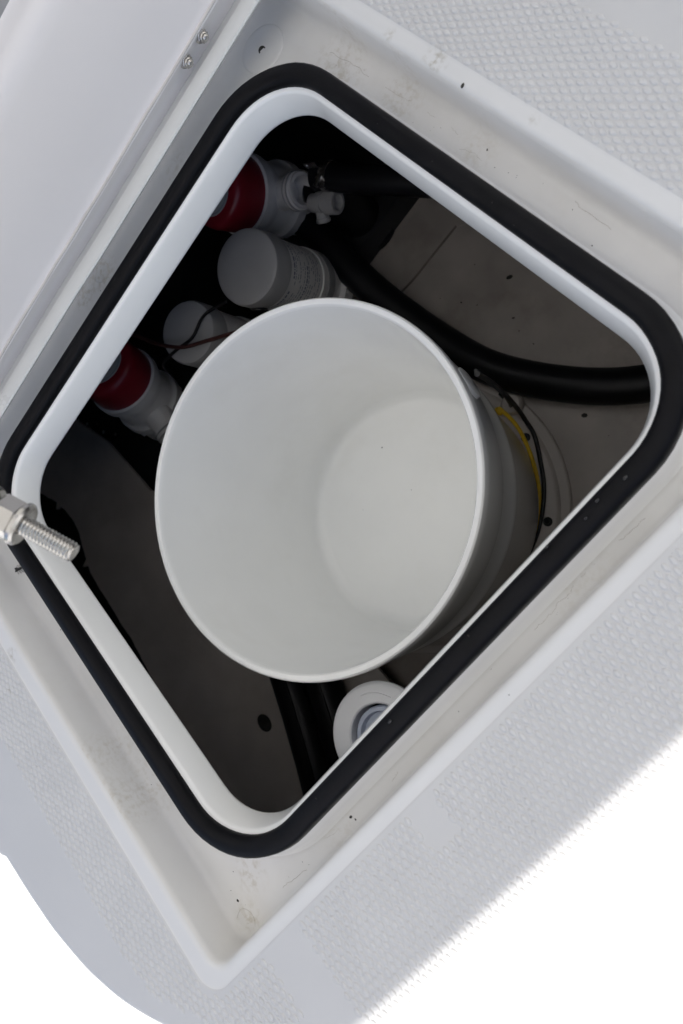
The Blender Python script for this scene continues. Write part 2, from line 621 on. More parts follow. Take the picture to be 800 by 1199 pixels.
# ------------------------------------------------------------------ black gasket on the coaming
sec = [(0.0142, -0.0160), (0.0146, -0.0140), (0.0143, -0.0095), (0.0136, -0.0066), (0.0118, -0.0049), (0.0070, -0.0044), (0.0032, -0.0048),
       (0.0010, -0.0066), (0.0002, -0.0098), (0.0006, -0.0128), (0.0112, -0.0134), (0.0124, -0.0160)]
v, f = loft([CL(o, z) for o, z in sec], closed_section=True)
ng = len(CL(0, 0))
v = [p + Vector((mnoise.noise(p * 30), mnoise.noise(p * 30 + Vector((9, 3, 1))), mnoise.noise(p * 55))) * 0.00045 for p in v]
g = from_py("hatch_gasket", v, f, M['rubber'], smooth=40)
tag(g, "black rubber gasket running round the rim of the open hatch", "gasket")

# ------------------------------------------------------------------ compartment below
BZ = -0.366
fl = from_py("bilge_floor", *box(-0.62, 0.55, -0.62, 0.55, BZ - 0.02, BZ), M['bilge'], smooth=0)
tag(fl, kind='structure')
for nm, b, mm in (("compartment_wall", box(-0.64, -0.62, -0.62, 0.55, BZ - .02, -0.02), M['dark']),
                  ("compartment_wall", box(0.55, 0.57, -0.2, 0.55, BZ - .02, -0.02), M['bilge']),
                  ("compartment_wall", box(0.55, 0.57, -0.62, -0.2, BZ - .02, -0.152), M['bilge']),
                  ("compartment_wall", box(-0.62, 0.55, 0.47, 0.49, BZ, -0.02), M['bilge']),
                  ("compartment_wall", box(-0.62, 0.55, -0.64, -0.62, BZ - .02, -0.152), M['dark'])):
    tag(from_py(nm, *b, mm, smooth=0), kind='structure')

# dark raised sole under the pumps
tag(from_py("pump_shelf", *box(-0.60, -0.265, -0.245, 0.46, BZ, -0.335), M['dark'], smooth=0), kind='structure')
# brown resin ledge with a ragged cut edge
top = [(-0.60, -0.31), (-0.479, -0.283), (-0.416, -0.267), (-0.36, -0.264), (-0.307, -0.262), (-0.22, -0.225), (-0.12, -0.19), (0.0, -0.18), (0.20, -0.18), (0.5, -0.25)]
low = []
rag = [(0.5, -0.47), (0.2, -0.46), (0.05, -0.445), (-0.026, -0.437), (-0.060, -0.432), (-0.082, -0.431), (-0.124, -0.428), (-0.16, -0.423), (-0.188, -0.419), (-0.215, -0.4185), (-0.247, -0.416),
       (-0.28, -0.415), (-0.309, -0.412), (-0.330, -0.404), (-0.346, -0.398), (-0.365, -0.389), (-0.385, -0.386), (-0.405, -0.387), (-0.422, -0.389), (-0.458, -0.402), (-0.52, -0.43), (-0.60, -0.45)]
rnd = random.Random(12)
for (a, b) in zip(rag, rag[1:]):
    for k in range(6):
        t = k / 6
        low.append((a[0] + (b[0] - a[0]) * t + rnd.uniform(-.001, .001), a[1] + (b[1] - a[1]) * t + (rnd.random() < 0.07) * rnd.uniform(-.010, .0) + rnd.uniform(-.0005, .0005)))
out = [Vector((*p, -0.335)) for p in top] + [Vector((*p, -0.335)) for p in low]
nn = len(out)
v = out + [p + Vector((0, 0, -0.006)) for p in out]
f = [tuple(range(nn)), tuple(range(2 * nn - 1, nn - 1, -1))] + [(i, (i + 1) % nn, nn + (i + 1) % nn, nn + i) for i in range(nn)]
ledge = from_py("resin_ledge", v, f, M['ledge'], smooth=0)
tag(ledge, kind='structure')
v, f = lathe([(0, 0.0085), (0.0008, 0.0085), (0.0008, 0.006), (0.0003, 0.0055)], (0.022, -0.333, -0.3352), (0, 0, 1), 24, False, True)  # dark disc on the ledge, its colour gives the hole's shade
for i, p in enumerate(v):
    v[i] = Vector((0.022 + (p.x - 0.022) * 1.3, p.y, p.z))
from_py("drain_hole_disc", v, f, M['dirt_and_hole'], ledge, smooth=40)
# black bilge surface between ledge and -y wall
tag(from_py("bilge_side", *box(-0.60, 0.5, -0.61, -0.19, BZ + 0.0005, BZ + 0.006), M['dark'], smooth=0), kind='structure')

# joint ridge and scrape on the floor
v, f = tube([(-0.203, 0.225, BZ), (-0.204, 0.184, BZ), (-0.205, 0.148, BZ), (-0.213, 0.10, BZ)], 0.0014, 8)
M['joint'] = mat('dirty_joint', (0.20, 0.175, 0.155), 0.7, var=0.3)
from_py("floor_joint", v, f, M['joint'], fl)
v, f = tube([(-0.203, 0.225, BZ), (-0.13, 0.30, BZ), (-0.05, 0.40, BZ)], 0.0010, 8)
from_py("floor_joint", v, f, M['bilge'], fl)
v, f = [], []
rnd_b = random.Random(8)
for (x, y, r) in [(rnd_b.uniform(-.2, .2), rnd_b.uniform(.13, .42), rnd_b.uniform(.0004, .0011)) for _ in range(45)] + list(((-0.112, 0.216, 0.003), (-0.078, 0.186, 0.0022), (0.12, 0.20, 0.003), (0.05, 0.155, 0.002), (0.15, 0.12, 0.002))):
    a, b = lathe([(0, r), (0.0006, r * .7), (0.0009, r * .2)], (x, y, BZ), (0, 0, 1), 7, False, True)
    a = [Vector((x + (p.x - x) * (1 + .5 * sin(x * 900)) + (p.y - y) * .4, y + (p.y - y) * (1 + .4 * sin(y * 700)), p.z)) for p in a]
    v, f = merge((v, f), (a, b))
tag(from_py("bilge_debris", v, f, M['dirt_and_hole']), kind='stuff')

v, f = [], []
rnp = random.Random(4)
for (x, y) in ((-0.481, -0.281), (-0.463, -0.274), (-0.447, -0.262), (-0.430, -0.262), (-0.41, -0.25), (-0.30, -0.19), (-0.296, -0.187), (-0.38, -0.2)):
    a, b = lathe([(0, rnp.uniform(.0015, .003)), (0.001, rnp.uniform(.0008, .0015))], (x, y, -0.3348), (0, 0, 1), 7, False, True)
    v, f = merge((v, f), (a, b))
tag(from_py("glint_flecks", v, f, M['pump_grey']), kind='stuff')  # pale colour stands in for small wet glints
# round plate the bucket stands on
BX, BY = -0.0058, -0.0266
pl = thing("floor_plate", (BX, BY, BZ), "round grey plate with screws on the floor under the white bucket", "plate")
v, f = lathe([(0, 0.1535), (0.004, 0.1530), (0.0052, 0.1515), (0.0055, 0.143), (0.0085, 0.1405), (0.0095, 0.138), (0.0095, 0.02)], (BX, BY, BZ), (0, 0, 1), 96, False, True)
from_py("plate_disc", v, f, M['plate'], pl)
for a in (77.5, 38.5, -5, -50, 120, 165, 210, 255, 300):
    an = radians(a)
    x, y = BX + 0.1315 * cos(an), BY + 0.1315 * sin(an)
    if a == 38.5:
        x, y = 0.098, 0.054
    v, f = lathe([(0, 0.0048), (0.0012, 0.0046), (0.002, 0.0036)], (x, y, BZ + 0.0094), (0, 0, 1), 18, False, True)
    sc_ = from_py("screw", v, f, M['dark'], pl)
    v, f = hexnut((x, y, BZ + 0.0113), (0, 0, 1), 0.0045, 0.0008)
    from_py("screw_socket", v, f, M['hose'], sc_)
v, f = lathe([(0, 0.012), (0.006, 0.0115), (0.009, 0.009), (0.0095, 0.004)], (-0.012, 0.118, BZ + .0056), (0, 0, 1), 24, False, True)
from_py("screw_boss", v, f, M['plate'], pl)

# ------------------------------------------------------------------ bucket
bk = thing("bucket", (BX, BY, BZ + 0.0095), "empty white plastic bucket standing open in the hatch", "bucket")
zt = -0.098


def bl(profile, nm, m_, par, seg=128, closed=False):
    loops = [[Vector((BX + r * cos(2 * pi * k / seg), BY + r * sin(2 * pi * k / seg), z)) for k in range(seg)] for r, z in profile]
    v, f = loft(loops, closed_section=closed)
    if not closed:
        f.append(tuple(range(seg - 1, -1, -1)))
        b = (len(loops) - 1) * seg
        f.append(tuple(range(b, b + seg)))
    return from_py(nm, v, f, m_, par, smooth=32)


ZB = BZ + 0.0096
bl([(0.115, ZB + 0.003), (0.1155, ZB), (0.1195, ZB), (0.1225, ZB + 0.004), (0.1283, -0.331), (0.1385, -0.212), (0.1388, -0.2085), (0.1425, -0.2075), (0.1432, -0.2050), (0.1435, -0.196),
    (0.1425, -0.1935), (0.1428, -0.1590), (0.1432, -0.1575), (0.1462, -0.1565), (0.1468, -0.1540), (0.1474, -0.120), (0.1476, -0.1075),
    (0.1476, -0.1060), (0.1450, -0.1040), (0.14405, -0.1028), (0.1435, -0.107), (0.1355, -0.225), (0.1258, -0.3210), (0.1245, -0.3265), (0.1215, -0.3308), (0.1165, -0.3335), (0.110, -0.3345), (0.08, -0.3349), (0.03, -0.3346)],
   "bucket_body", M['pail'], bk)
bl([(0.1479, -0.1110), (0.1500, -0.1108), (0.1509, -0.1095), (0.1511, -0.1015), (0.1506, -0.0992), (0.1494, -0.0981), (0.1470, -0.0980), (0.1455, -0.0985), (0.1447, -0.0998), (0.1440, -0.1030), (0.1443, -0.1070)],
   "bucket_rim", M['pail'], bk, closed=True)
# moulded ear
ea = math.atan2(0.15, 0.04)
for s in (0, pi):
    an = ea + s
    c = Vector((BX + 0.1465 * cos(an), BY + 0.1465 * sin(an), -0.135))
    v, f = lathe([(0, 0.014), (0.003, 0.0135), (0.0038, 0.011), (0.0038, 0.003)], c, (cos(an), sin(an), 0), 24, False, True)
    from_py("handle_ear", v, f, M['pail'], bk)

# cable and cord round the bucket's foot
v, f = tube([(0.034, 0.1255, -0.133), (0.026, 0.126, -0.18), (0.016, 0.124, -0.25), (0.011, 0.120, -0.31), (0.0155, 0.115, -0.343), (0.031, 0.1085, -0.3515), (0.055, 0.0915, -0.353), (0.0725, 0.077, -0.353),
             (0.0885, 0.057, -0.353), (0.1005, 0.035, -0.353), (0.109, 0.008, -0.353), (0.112, -0.03, -0.353), (0.106, -0.07, -0.353), (0.08, -0.12, -0.353)], 0.0023, 10)
c = from_py("black_cable", v, f, M['cable'])
tag(c, "thin black cable curving round the foot of the white bucket", "cable")
v, f = tube([(0.028, 0.1265, -0.140), (0.018, 0.1255, -0.20), (0.004, 0.1235, -0.27), (-0.004, 0.119, -0.32), (-0.010, 0.116, -0.350), (-0.03, 0.118, -0.3555)], 0.0014, 8)
c = from_py("thin_wire", v, f, M['cable'])
tag(c, "hair thin black wire hanging beside the cable at the bucket's side", "wire")
v, f = tube([(-0.0192, 0.1066, -0.3513), (-0.0122, 0.1071, -0.3518), (0.0082, 0.1051, -0.3523), (0.0307, 0.0970, -0.3523), (0.0533, 0.0848, -0.3523), (0.0706, 0.0720, -0.3523), (0.0854, 0.0557, -0.3523), (0.0977, 0.0373, -0.3523),
             (0.1064, 0.0159, -0.3523), (0.1106, -0.0096, -0.3523), (0.1096, -0.0454, -0.3523), (0.0972, -0.0863, -0.3523)], 0.0021, 8)
v2, f2 = lathe([(0, 0.0022), (0.003, 0.0042), (0.006, 0.0040), (0.009, 0.002)], (-0.021, 0.1045, -0.3525), (1, 0, 0), 10)
c = from_py("yellow_cord", *merge((v, f), (v2, f2)), M['yellow'])
tag(c, "yellow cord lying round the bucket's foot inside the black cable", "cord")

# ------------------------------------------------------------------ hoses
h = from_py("bilge_hose", *tube([(-0.40, 0.13, -0.305), (-0.321, 0.125, -0.310), (-0.262, 0.119, -0.318), (-0.206, 0.116, -0.332), (-0.132, 0.120, -0.346), (-0.062, 0.130, -0.347), (-0.008, 0.151, -0.347),
                                (0.043, 0.181, -0.347), (0.083, 0.216, -0.347), (0.125, 0.27, -0.347), (0.15, 0.36, -0.347), (0.15, 0.44, -0.347)], 0.0182, 20, 14), M['hose'])
tag(h, "thick black hose curving across the floor behind the white bucket", "hose")
h = from_py("outlet_hose", *tube([(-0.292, 0.169, -0.235), (-0.262, 0.183, -0.235), (-0.182, 0.2248, -0.237), (-0.10, 0.268, -0.242), (0.0, 0.34, -0.255), (0.05, 0.44, -0.26)], 0.0142, 20, 8), M['hose'])
tag(h, "straight black hose leaving the upper red pump under the deck edge", "hose")
hd = Vector((0.080, 0.0418, -0.002)).normalized()
cl = from_py("hose_clamp", *lathe([(0, 0.0144), (0.0003, 0.0151), (0.0087, 0.0151), (0.009, 0.0144)], Vector((-0.282, 0.174, -0.235)), hd, 40, False, False), M['steel'], h)
from_py("clamp_screw", *lathe([(0, 0.003), (0.011, 0.003), (0.0115, 0.0022)], Vector((-0.2765, 0.170, -0.2215)), (0.42, -0.85, 0.1), 12), M['steel'], cl)
h = thing("sea_cock", (-0.296, 0.168, BZ), "stubby round black fitting below the upper red pump's hose", "fitting")
from_py("fitting_body", *lathe([(0, 0.034), (0.006, 0.034), (0.008, 0.026), (0.07, 0.026), (0.072, 0.0295), (0.105, 0.0295), (0.109, 0.026), (0.109, 0.012)], (-0.296, 0.168, BZ), (0, 0, 1), 40), M['hose'], h)
from_py("fitting_stem", *lathe([(0, 0.012), (0.012, 0.0115), (0.014, 0.009)], (-0.296, 0.168, BZ + 0.1085), (0, 0, 1), 20), M['hose'], h)
for k, (dx, lab) in enumerate(((0, "black ribbed hose on the brown ledge below the bucket, left of two"), (1, "black hose on the brown ledge beside the white flanged pipe"))):
    o = Vector((0.030, 0.030, 0)) * dx
    P = [Vector((-0.12, -0.215, -0.313)) + o, Vector((-0.04, -0.238, -0.313)) + o, Vector((0.022, -0.262, -0.313)) + o, Vector((0.075, -0.286, -0.313)) + o, Vector((0.130, -0.314, -0.313)) + o,
         Vector((0.20, -0.36, -0.313)) + o, Vector((0.28, -0.42, -0.313)) + o]
    h = thing("ledge_hose", P[2], lab, "hose", "black hoses on the ledge")
    from_py("hose_wall", *tube(P, 0.0205, 20, 8), M['hose'], h)
    Q = [p + Vector((0.004, 0.006, 0.0196)) for p in P]
    from_py("mould_seam", *tube(Q, 0.0007, 6, 8), M['rubber'], h)

# ------------------------------------------------------------------ white flanged pipe
fx, fy, fz = 0.1650, -0.1320, -0.149
fp = thing("flanged_pipe", (fx, fy, BZ), "white flanged pipe end under the hatch rim beside the black hoses", "pipe")
from_py("pipe_flange", *lathe([(0, 0.030), (0.0, 0.0415), (0.002, 0.0430), (0.0045, 0.0430), (0.006, 0.0418), (0.0066, 0.040), (0.0066, 0.0270), (0.0056, 0.0258), (-0.012, 0.0254), (-0.012, 0.030)], (fx, fy, fz), (0, 0, 1), 72, False, False), M['fitting'], fp)
from_py("pipe_wall", *lathe([(0, 0.031), (0.03, 0.0305), (0.214, 0.0303), (0.214, 0.0268), (0.175, 0.0262)], (fx, fy, BZ), (0, 0, 1), 48, False, False), M['hose'], fp)
from_py("pipe_plug", *lathe([(0, 0.0236), (0.010, 0.0234), (0.0112, 0.0224), (0.0112, 0.0195), (0.006, 0.0182), (0.005, 0.010)], (fx, fy, fz - 0.010), (0, 0, 1), 48, False, True), M['fitting_in'], fp)
v, f = tube([(fx - 0.034 + 0.001, fy + 0.010, fz + 0.0068), (fx - 0.030, fy + 0.017, fz + 0.0068), (fx - 0.024, fy + 0.0235, fz + 0.0068), (fx - 0.015, fy + 0.029, fz + 0.0068)], 0.0006, 6)
from_py("mould_mark", v, f, M['fitting'], fp)


# ------------------------------------------------------------------ pumps
def disc_print(c, d, r, par, name="pump_decal"):
    """round decal with a printed ring and short strokes"""
    u, v_, d = frame_for(d)
    a = from_py(name, *lathe([(0, r), (0.0004, r), (0.0006, r - .0004)], c, d, 40, False, True), M['decal'], par)
    c = Vector(c) + d * 0.0008
    V, F = [], []
    seg = 40
    for rr, w_ in ((r * .93, .0006), (r * .62, .0005)):
        l0 = [c + (u * cos(2 * pi * k / seg) + v_ * sin(2 * pi * k / seg)) * (rr - w_) for k in range(seg)]
        l1 = [c + (u * cos(2 * pi * k / seg) + v_ * sin(2 * pi * k / seg)) * rr for k in range(seg)]
        V, F = merge((V, F), loft([l0, l1]))
    rn = random.Random(5)
    for i in range(-3, 4):
        y = i * r * 0.14
        x = -r * .5
        while x < r * .45:
            L_ = rn.uniform(.05, .16) * r
            q = [c + u * xx + v_ * yy for xx, yy in ((x, y), (x + L_, y), (x + L_, y + r * .06), (x, y + r * .06))]
            V, F = merge((V, F), (q, [(0, 1, 2, 3)]))
            x += L_ + r * .05
    from_py("decal_print", V, F, M['ink'], a, smooth=0)
    return a


def bilge_pump(top, d, L_, out_dir, label):
    top, d = Vector(top), Vector(d).normalized()
    t = thing("bilge_pump", top + d * L_, label, "pump", "red capped bilge pumps")
    from_py("pump_cap", *lathe([(0, 0.012), (0.0005, 0.032), (0.003, 0.0360), (0.007, 0.0382), (0.012, 0.0390), (0.040, 0.0396), (0.044, 0.0385)], top, d, 56), M['pump_red'], t)
    disc_print(top - d * 0.0002, -d, 0.0265, t)
    from_py("pump_collar", *lathe([(0.0400, 0.0398), (0.0415, 0.0425), (0.052, 0.0425), (0.054, 0.0405), (0.058, 0.0402), (0.064, 0.0388)], top, d, 56), M['pump_white'], t)
    from_py("pump_body", *lathe([(0.0585, 0.0380), (0.088, 0.0368), (0.092, 0.0385), (0.094, 0.0415), (0.106, 0.0415), (0.108, 0.0372), (L_, 0.0355), (L_ + 0.004, 0.030)], top, d, 56), M['pump_white'], t)
    u, v_, _ = frame_for(d)
    for k in range(10):
        an = 2 * pi * k / 10
        c0 = top + d * 0.093 + (u * cos(an) + v_ * sin(an)) * 0.0382
        from_py("body_rib", *lathe([(0, 0.0022), (0.024, 0.0022)], c0, d, 8), M['pump_white'], t)
    od = Vector(out_dir).normalized()
    o0 = top + d * 0.076 + od * 0.018
    nz = from_py("pump_outlet", *lathe([(0, 0.0175), (0.034, 0.0170), (0.035, 0.0195), (0.045, 0.0195), (0.046, 0.0180), (0.049, 0.0180), (0.049, 0.0145), (0.026, 0.014)], o0, od, 36, True, True), M['pump_white'], t)
    for z_ in (0.0368, 0.0425):
        from_py("outlet_ring", *lathe([(0, 0.0195), (0.0006, 0.0203), (0.0014, 0.0203), (0.002, 0.0195)], o0 + od * z_, od, 36, False, False), M['pump_grey'], nz)
    return t


t = bilge_pump((-0.3564, 0.0919, -0.190), (-0.05, 0.33, -0.94), 0.140, (0.85, 0.50, 0.25), "upper red capped white pump with a round decal and its outlet in a black hose")
# clamp spring at the outlet and a small white elbow fitting
hp = [(-0.2945 + 0.0042 * cos(k * 0.9) + 0.00028 * k, 0.1685 + 0.00020 * k, -0.216 + 0.0042 * sin(k * 0.9)) for k in range(40)]
from_py("clamp_spring", *tube(hp, 0.0007, 6, 2), M['steel'], t)
e0 = Vector((-0.288, 0.146, -0.250))
ed = Vector((0.80, 0.45, 0.10))
eb = from_py("elbow_fitting", *lathe([(0, 0.0095), (0.008, 0.0095), (0.0085, 0.0112), (0.016, 0.0112), (0.0165, 0.0098), (0.020, 0.0098), (0.0205, 0.0122), (0.033, 0.0122), (0.034, 0.0108), (0.034, 0.008), (0.026, 0.0076)], e0, ed, 32), M['pump_grey'], t)
from_py("elbow_leg", *lathe([(0, 0.0068), (0.012, 0.0068), (0.0125, 0.0078), (0.016, 0.0078), (0.017, 0.0060)], e0 + Vector((0.011, 0.003, 0.000)), (0.45, -0.55, -0.45), 24), M['pump_grey'], eb)
from_py("elbow_screw", *lathe([(0, 0.0024), (0.003, 0.0022), (0.0038, 0.0013)], e0 + Vector((0.022, 0.004, 0.002)), (0.5, -0.5, 0.5), 12), M['steel'], eb)
bilge_pump((-0.352, -0.1307, -0.190), (0.03, -0.28, -0.96), 0.140, (0.85, -0.15, -0.35), "lower red capped white pump with a round decal beside the bucket's left side")

# white canisters
a0 = Vector((-0.2602, 0.0578, -0.190))
dd = Vector((-0.100, 0.145, -0.984)).normalized()
cn = thing("pump_canister", a0 + dd * 0.148, "white capped canister with a printed label between the two red pumps", "canister", "white pump canisters")
from_py("canister_cap", *lathe([(0, 0.02), (0.0004, 0.0345), (0.0022, 0.0372), (0.006, 0.0382), (0.026, 0.0385), (0.027, 0.0365)], a0, dd, 64), M['pump_grey'], cn)
from_py("canister_body", *lathe([(0.0265, 0.0362), (0.090, 0.0362), (0.0905, 0.0375), (0.100, 0.0375), (0.1005, 0.0355)], a0, dd, 64), M['pump_white'], cn)
from_py("canister_ring", *lathe([(0.100, 0.0362), (0.101, 0.0378), (0.113, 0.0378), (0.114, 0.0362)], a0, dd, 64), M['pump_grey'], cn)
from_py("canister_foot", *lathe([(0.1135, 0.0355), (0.130, 0.0350), (0.131, 0.041), (0.140, 0.041), (0.148, 0.041)], a0, dd, 64), M['pump_white'], cn)
u, v_, _ = frame_for(dd)
V, F = [], []
rn = random.Random(9)
# printed label: rows of short strokes, too small to read, wrapped on the body
for row in range(13):
    big = row in (0, 6)
    tt = 0.034 + row * 0.0040
    an = rn.uniform(0, .1)
    while an < 2 * pi:
        L_ = rn.uniform(0.03, 0.15)
        hgt = 0.0022 if big else 0.0010
        ks = [an, an + L_ / 2, an + L_]
        q = []
        for s_ in (0, 1):
            for k in ks:
                q.append(a0 + dd * (tt + s_ * hgt) + (u * cos(k) + v_ * sin(k)) * 0.03632)
        V, F = merge((V, F), (q, [(0, 1, 4, 3), (1, 2, 5, 4)]))
        an += L_ + (rn.uniform(0.02, 0.04) if rn.random() < .85 else rn.uniform(.2, .5))
from_py("label_print", V, F, M['ink'], cn, smooth=0)
side = Vector((0.55, -0.75, 0.1)).normalized()
side = (side - dd * side.dot(dd)).normalized()
from_py("cap_socket", *lathe([(0, 0.0095), (0.002, 0.0095), (0.003, 0.0075), (0.0015, 0.006)], a0 + dd * 0.024 + side * 0.0363, side, 24, False, True), M['dark'], cn)

a1 = Vector((-0.2765, -0.0338, -0.192))
d1 = Vector((-0.127, 0.041, -0.991)).normalized()
cn = thing("pump_canister", a1 + d1 * 0.146, "plain white capped canister behind the brown wire beside the lower red pump", "canister", "white pump canisters")
from_py("canister_cap", *lathe([(0, 0.016), (0.0004, 0.0285), (0.002, 0.0320), (0.006, 0.0335), (0.026, 0.0338), (0.027, 0.031)], a1, d1, 56), M['pump_grey'], cn)
from_py("canister_body", *lathe([(0.0265, 0.0316), (0.090, 0.0316), (0.091, 0.034), (0.146, 0.034)], a1, d1, 56), M['pump_white'], cn)
sd = Vector((0.6, -0.6, 0)).normalized()
from_py("body_port", *lathe([(0, 0.006), (0.004, 0.006), (0.0045, 0.004)], a1 + d1 * 0.045 + sd * 0.0306, sd, 16), M['dark'], cn)

# wires
wv = from_py("brown_wire", *tube([(-0.36, -0.09, -0.190), (-0.318, -0.073, -0.186), (-0.293, -0.064, -0.184), (-0.261, -0.046, -0.182), (-0.238, -0.021, -0.182), (-0.208, 0.016, -0.185), (-0.187, 0.051, -0.200), (-0.180, 0.085, -0.24)], 0.0021, 8), M['wire'])
tag(wv, "dark red brown wire looping over the plain canister towards the bucket", "wire")
wv = from_py("black_wire", *tube([(-0.25, 0.02, -0.185), (-0.266, -0.007, -0.188), (-0.264, -0.033, -0.190), (-0.274, -0.056, -0.192), (-0.285, -0.08, -0.2), (-0.31, -0.10, -0.25)], 0.0017, 8), M['cable'])
tag(wv, "thin black wire hanging across the cap of the plain canister", "wire")

# ------------------------------------------------------------------ open lid
LXR = -0.2275
lid = thing("hatch_cover", (-0.235, 0.0, 0.004), "white hatch lid hinged open with two bolts along its lower edge", "lid")
y0, y1 = -0.2520, 0.2460
# hinge flange lying over the gutter
fl_sec = [(-0.2068, 0.0028), (-0.2062, 0.0042), (-0.2070, 0.0052), (-0.2110, 0.0057), (-0.2185, 0.0057), (-0.2205, 0.0050), (-0.2216, 0.0030), (-0.2224, -0.0010), (-0.2236, -0.0030), (-0.2290, -0.0034), (LXR - .014, -0.0034), (LXR - .03, -0.003), (LXR - .03, -0.0065), (-0.2180, -0.0065), (-0.2165, 0.0015), (-0.2075, 0.0022)]


def skew(x, y, z):       # the lid sits a hair out of square on its hinge
    return Vector((x - 0.010 * y + (-0.0012 if y < 0 else 0), y, z))


NS = 24
def extr(sec, ya=-0.36, yb=0.46, end=True):
    loops = [[skew(x, ya + (yb - ya) * k / NS, z) for x, z in sec] for k in range(NS + 1)]
    return loft(loops, cap=end)


M['hflange'] = mat('flange_gelcoat', (0.66, 0.665, 0.655), 0.3, var=0.05, vscale=14)
from_py("hinge_flange", *extr(fl_sec), M['hflange'], lid)
th = radians(101)
pd = Vector((cos(th), 0, sin(th)))
pn = Vector((pd.z, 0, -pd.x))         # faces +x
b0 = Vector((LXR, 0, 0.0165))
# inner rim of the lid: low wall, rounded ridge, flat band, fillet down to the recessed core, then core up to the top rim
sec = [(LXR - 0.0085, -0.0032), (LXR - 0.0062, 0.0050), (LXR - 0.0034, 0.0100), (LXR - 0.0012, 0.0130), (LXR - 0.0002, 0.0150), (LXR - 0.0012, 0.0165), (LXR - 0.0025, 0.0170)]
for s, o in ((0.003, -0.0030), (0.006, -0.0031), (0.030, -0.0031), (0.076, -0.0031), (0.084, -0.0036), (0.091, -0.0065), (0.095, -0.0120), (0.098, -0.0200), (0.102, -0.0225), (0.36, -0.0230), (0.375, -0.012), (0.385, -0.004), (0.45, -0.003), (0.455, -0.006), (0.455, -0.040)):
    p = b0 + pd * s + pn * o
    sec.append((p.x, p.z))
p = b0 - pn * 0.040
sec += [(p.x, p.z + 0.004), (LXR - 0.02, 0.004)]
from_py("lid_panel", *extr(sec), M['lid'], lid, smooth=40)
q0, q1 = b0 + pd * 0.0985 - pn * 0.0215, b0 + pd * 0.362 - pn * 0.0215
core = [(q0.x, q0.z), (q1.x, q1.z), (q1.x - 0.003, q1.z), (q0.x - 0.003, q0.z)]
from_py("lid_core", *extr(core, -0.34, 0.44), M['core'], lid, smooth=0)
# pale sealant bead on the ridge
v, f = tube([skew(LXR - 0.0008, y, 0.0166 + 0.0003 * sin(y * 70)) for y in [-0.35 + 0.02 * k for k in range(41)]], 0.0010, 8, 2)
M['bead'] = mat('aged_sealant', (0.62, 0.585, 0.565), 0.5, var=0.12, vscale=40)
from_py("sealant_bead", v, f, M['bead'], lid)
for (y, zz) in ((0.1835, 0.0104), (0.1640, 0.0104), (-0.22, 0.0104), (-0.24, 0.0104)):
    dirn = Vector((1, 0.10, 0.12)).normalized()
    a = skew(LXR - 0.0042, y, zz)
    bo = from_py("hinge_bolt", *lathe([(0, 0.0052), (0.0010, 0.0054), (0.0016, 0.0050)], a, dirn, 24), M['steel'], lid)
    from_py("lock_nut", *merge(hexnut(a + dirn * 0.0015, dirn, 0.0078, 0.0042), lathe([(0.0055, 0.0036), (0.0072, 0.0034), (0.0078, 0.0028)], a, dirn, 20)), M['steel'], bo)
    from_py("bolt_tip", *thread(a + dirn * 0.0072, dirn, 0.0021, 0.0008, 0.0030, 16, 6), M['steel'], bo)

# ------------------------------------------------------------------ lid support strut with a threaded stud (left edge)
camR = Vector((0.6241, 0.6122, -0.4855))
camU = Vector((-0.6674, 0.7408, 0.0762))
camB = Vector((0.4063, 0.2764, 0.8709))
del camR, camU, camB
A = Vector((0.0293, -0.0565, 0.154))
sdv = Vector((0.866, 0.18, -0.461)).normalized()
st = thing("lift_strut", A, "stainless strut end with nut and bare threaded stud reaching in over the gasket", "strut")
from_py("stud", *thread(A - sdv * 0.002, sdv, 0.0051, 0.00185, 0.0295, 32, 8, 0.40), M['steel'], st)
nu = from_py("flange_nut", *lathe([(-0.0005, 0.0068), (0.0, 0.0100), (-0.0012, 0.0112), (-0.0030, 0.0112), (-0.0042, 0.0100)], A, sdv, 40, True, True), M['steel'], st)
from_py("nut_hex", *hexnut(A - sdv * 0.0150, sdv, 0.0178, 0.0118), M['steel'], nu)
from_py("end_collar", *lathe([(0, 0.0075), (0.0005, 0.0102), (0.0025, 0.0108), (0.018, 0.0108), (0.0195, 0.0100), (0.020, 0.006)], A - sdv * 0.0370, sdv, 40), M['steel'], st)
ce = A - sdv * 0.030
be = Vector((-0.300, -0.285, 0.300))
from_py("strut_rod", *lathe([(0, 0.0045), (0.012, 0.0050), ((be - ce).length * 0.45, 0.0050), ((be - ce).length * 0.45 + 0.004, 0.0095), ((be - ce).length - 0.01, 0.0095), ((be - ce).length, 0.005)], ce, be - ce, 28), M['steel'], st)
v, f = box(-0.012, 0.012, -0.016, 0.016, -0.016, 0.016)
from_py("strut_bracket", [Vector(p) + be for p in v], f, M['steel'], st, smooth=0)

# ------------------------------------------------------------------ fly, dirt
fc = Vector((-0.1315, -0.2385, -0.0310))
fy_ = thing("fly", fc, "small black fly sitting in the gutter below the strut", "fly")


def ell(c, rx, ry, rz, rot=0.0, seg=12):
    v, f = [], []
    loops = []
    for i in range(1, 8):
        a = pi * i / 8
        l = []
        for k in range(seg):
            an = 2 * pi * k / seg
            x, y, z = rx * cos(a), ry * sin(a) * cos(an), rz * sin(a) * sin(an)
            l.append(Vector((c[0] + x * cos(rot) - y * sin(rot), c[1] + x * sin(rot) + y * cos(rot), c[2] + z)))
        loops.append(l)
    return loft(loops, cap=True)


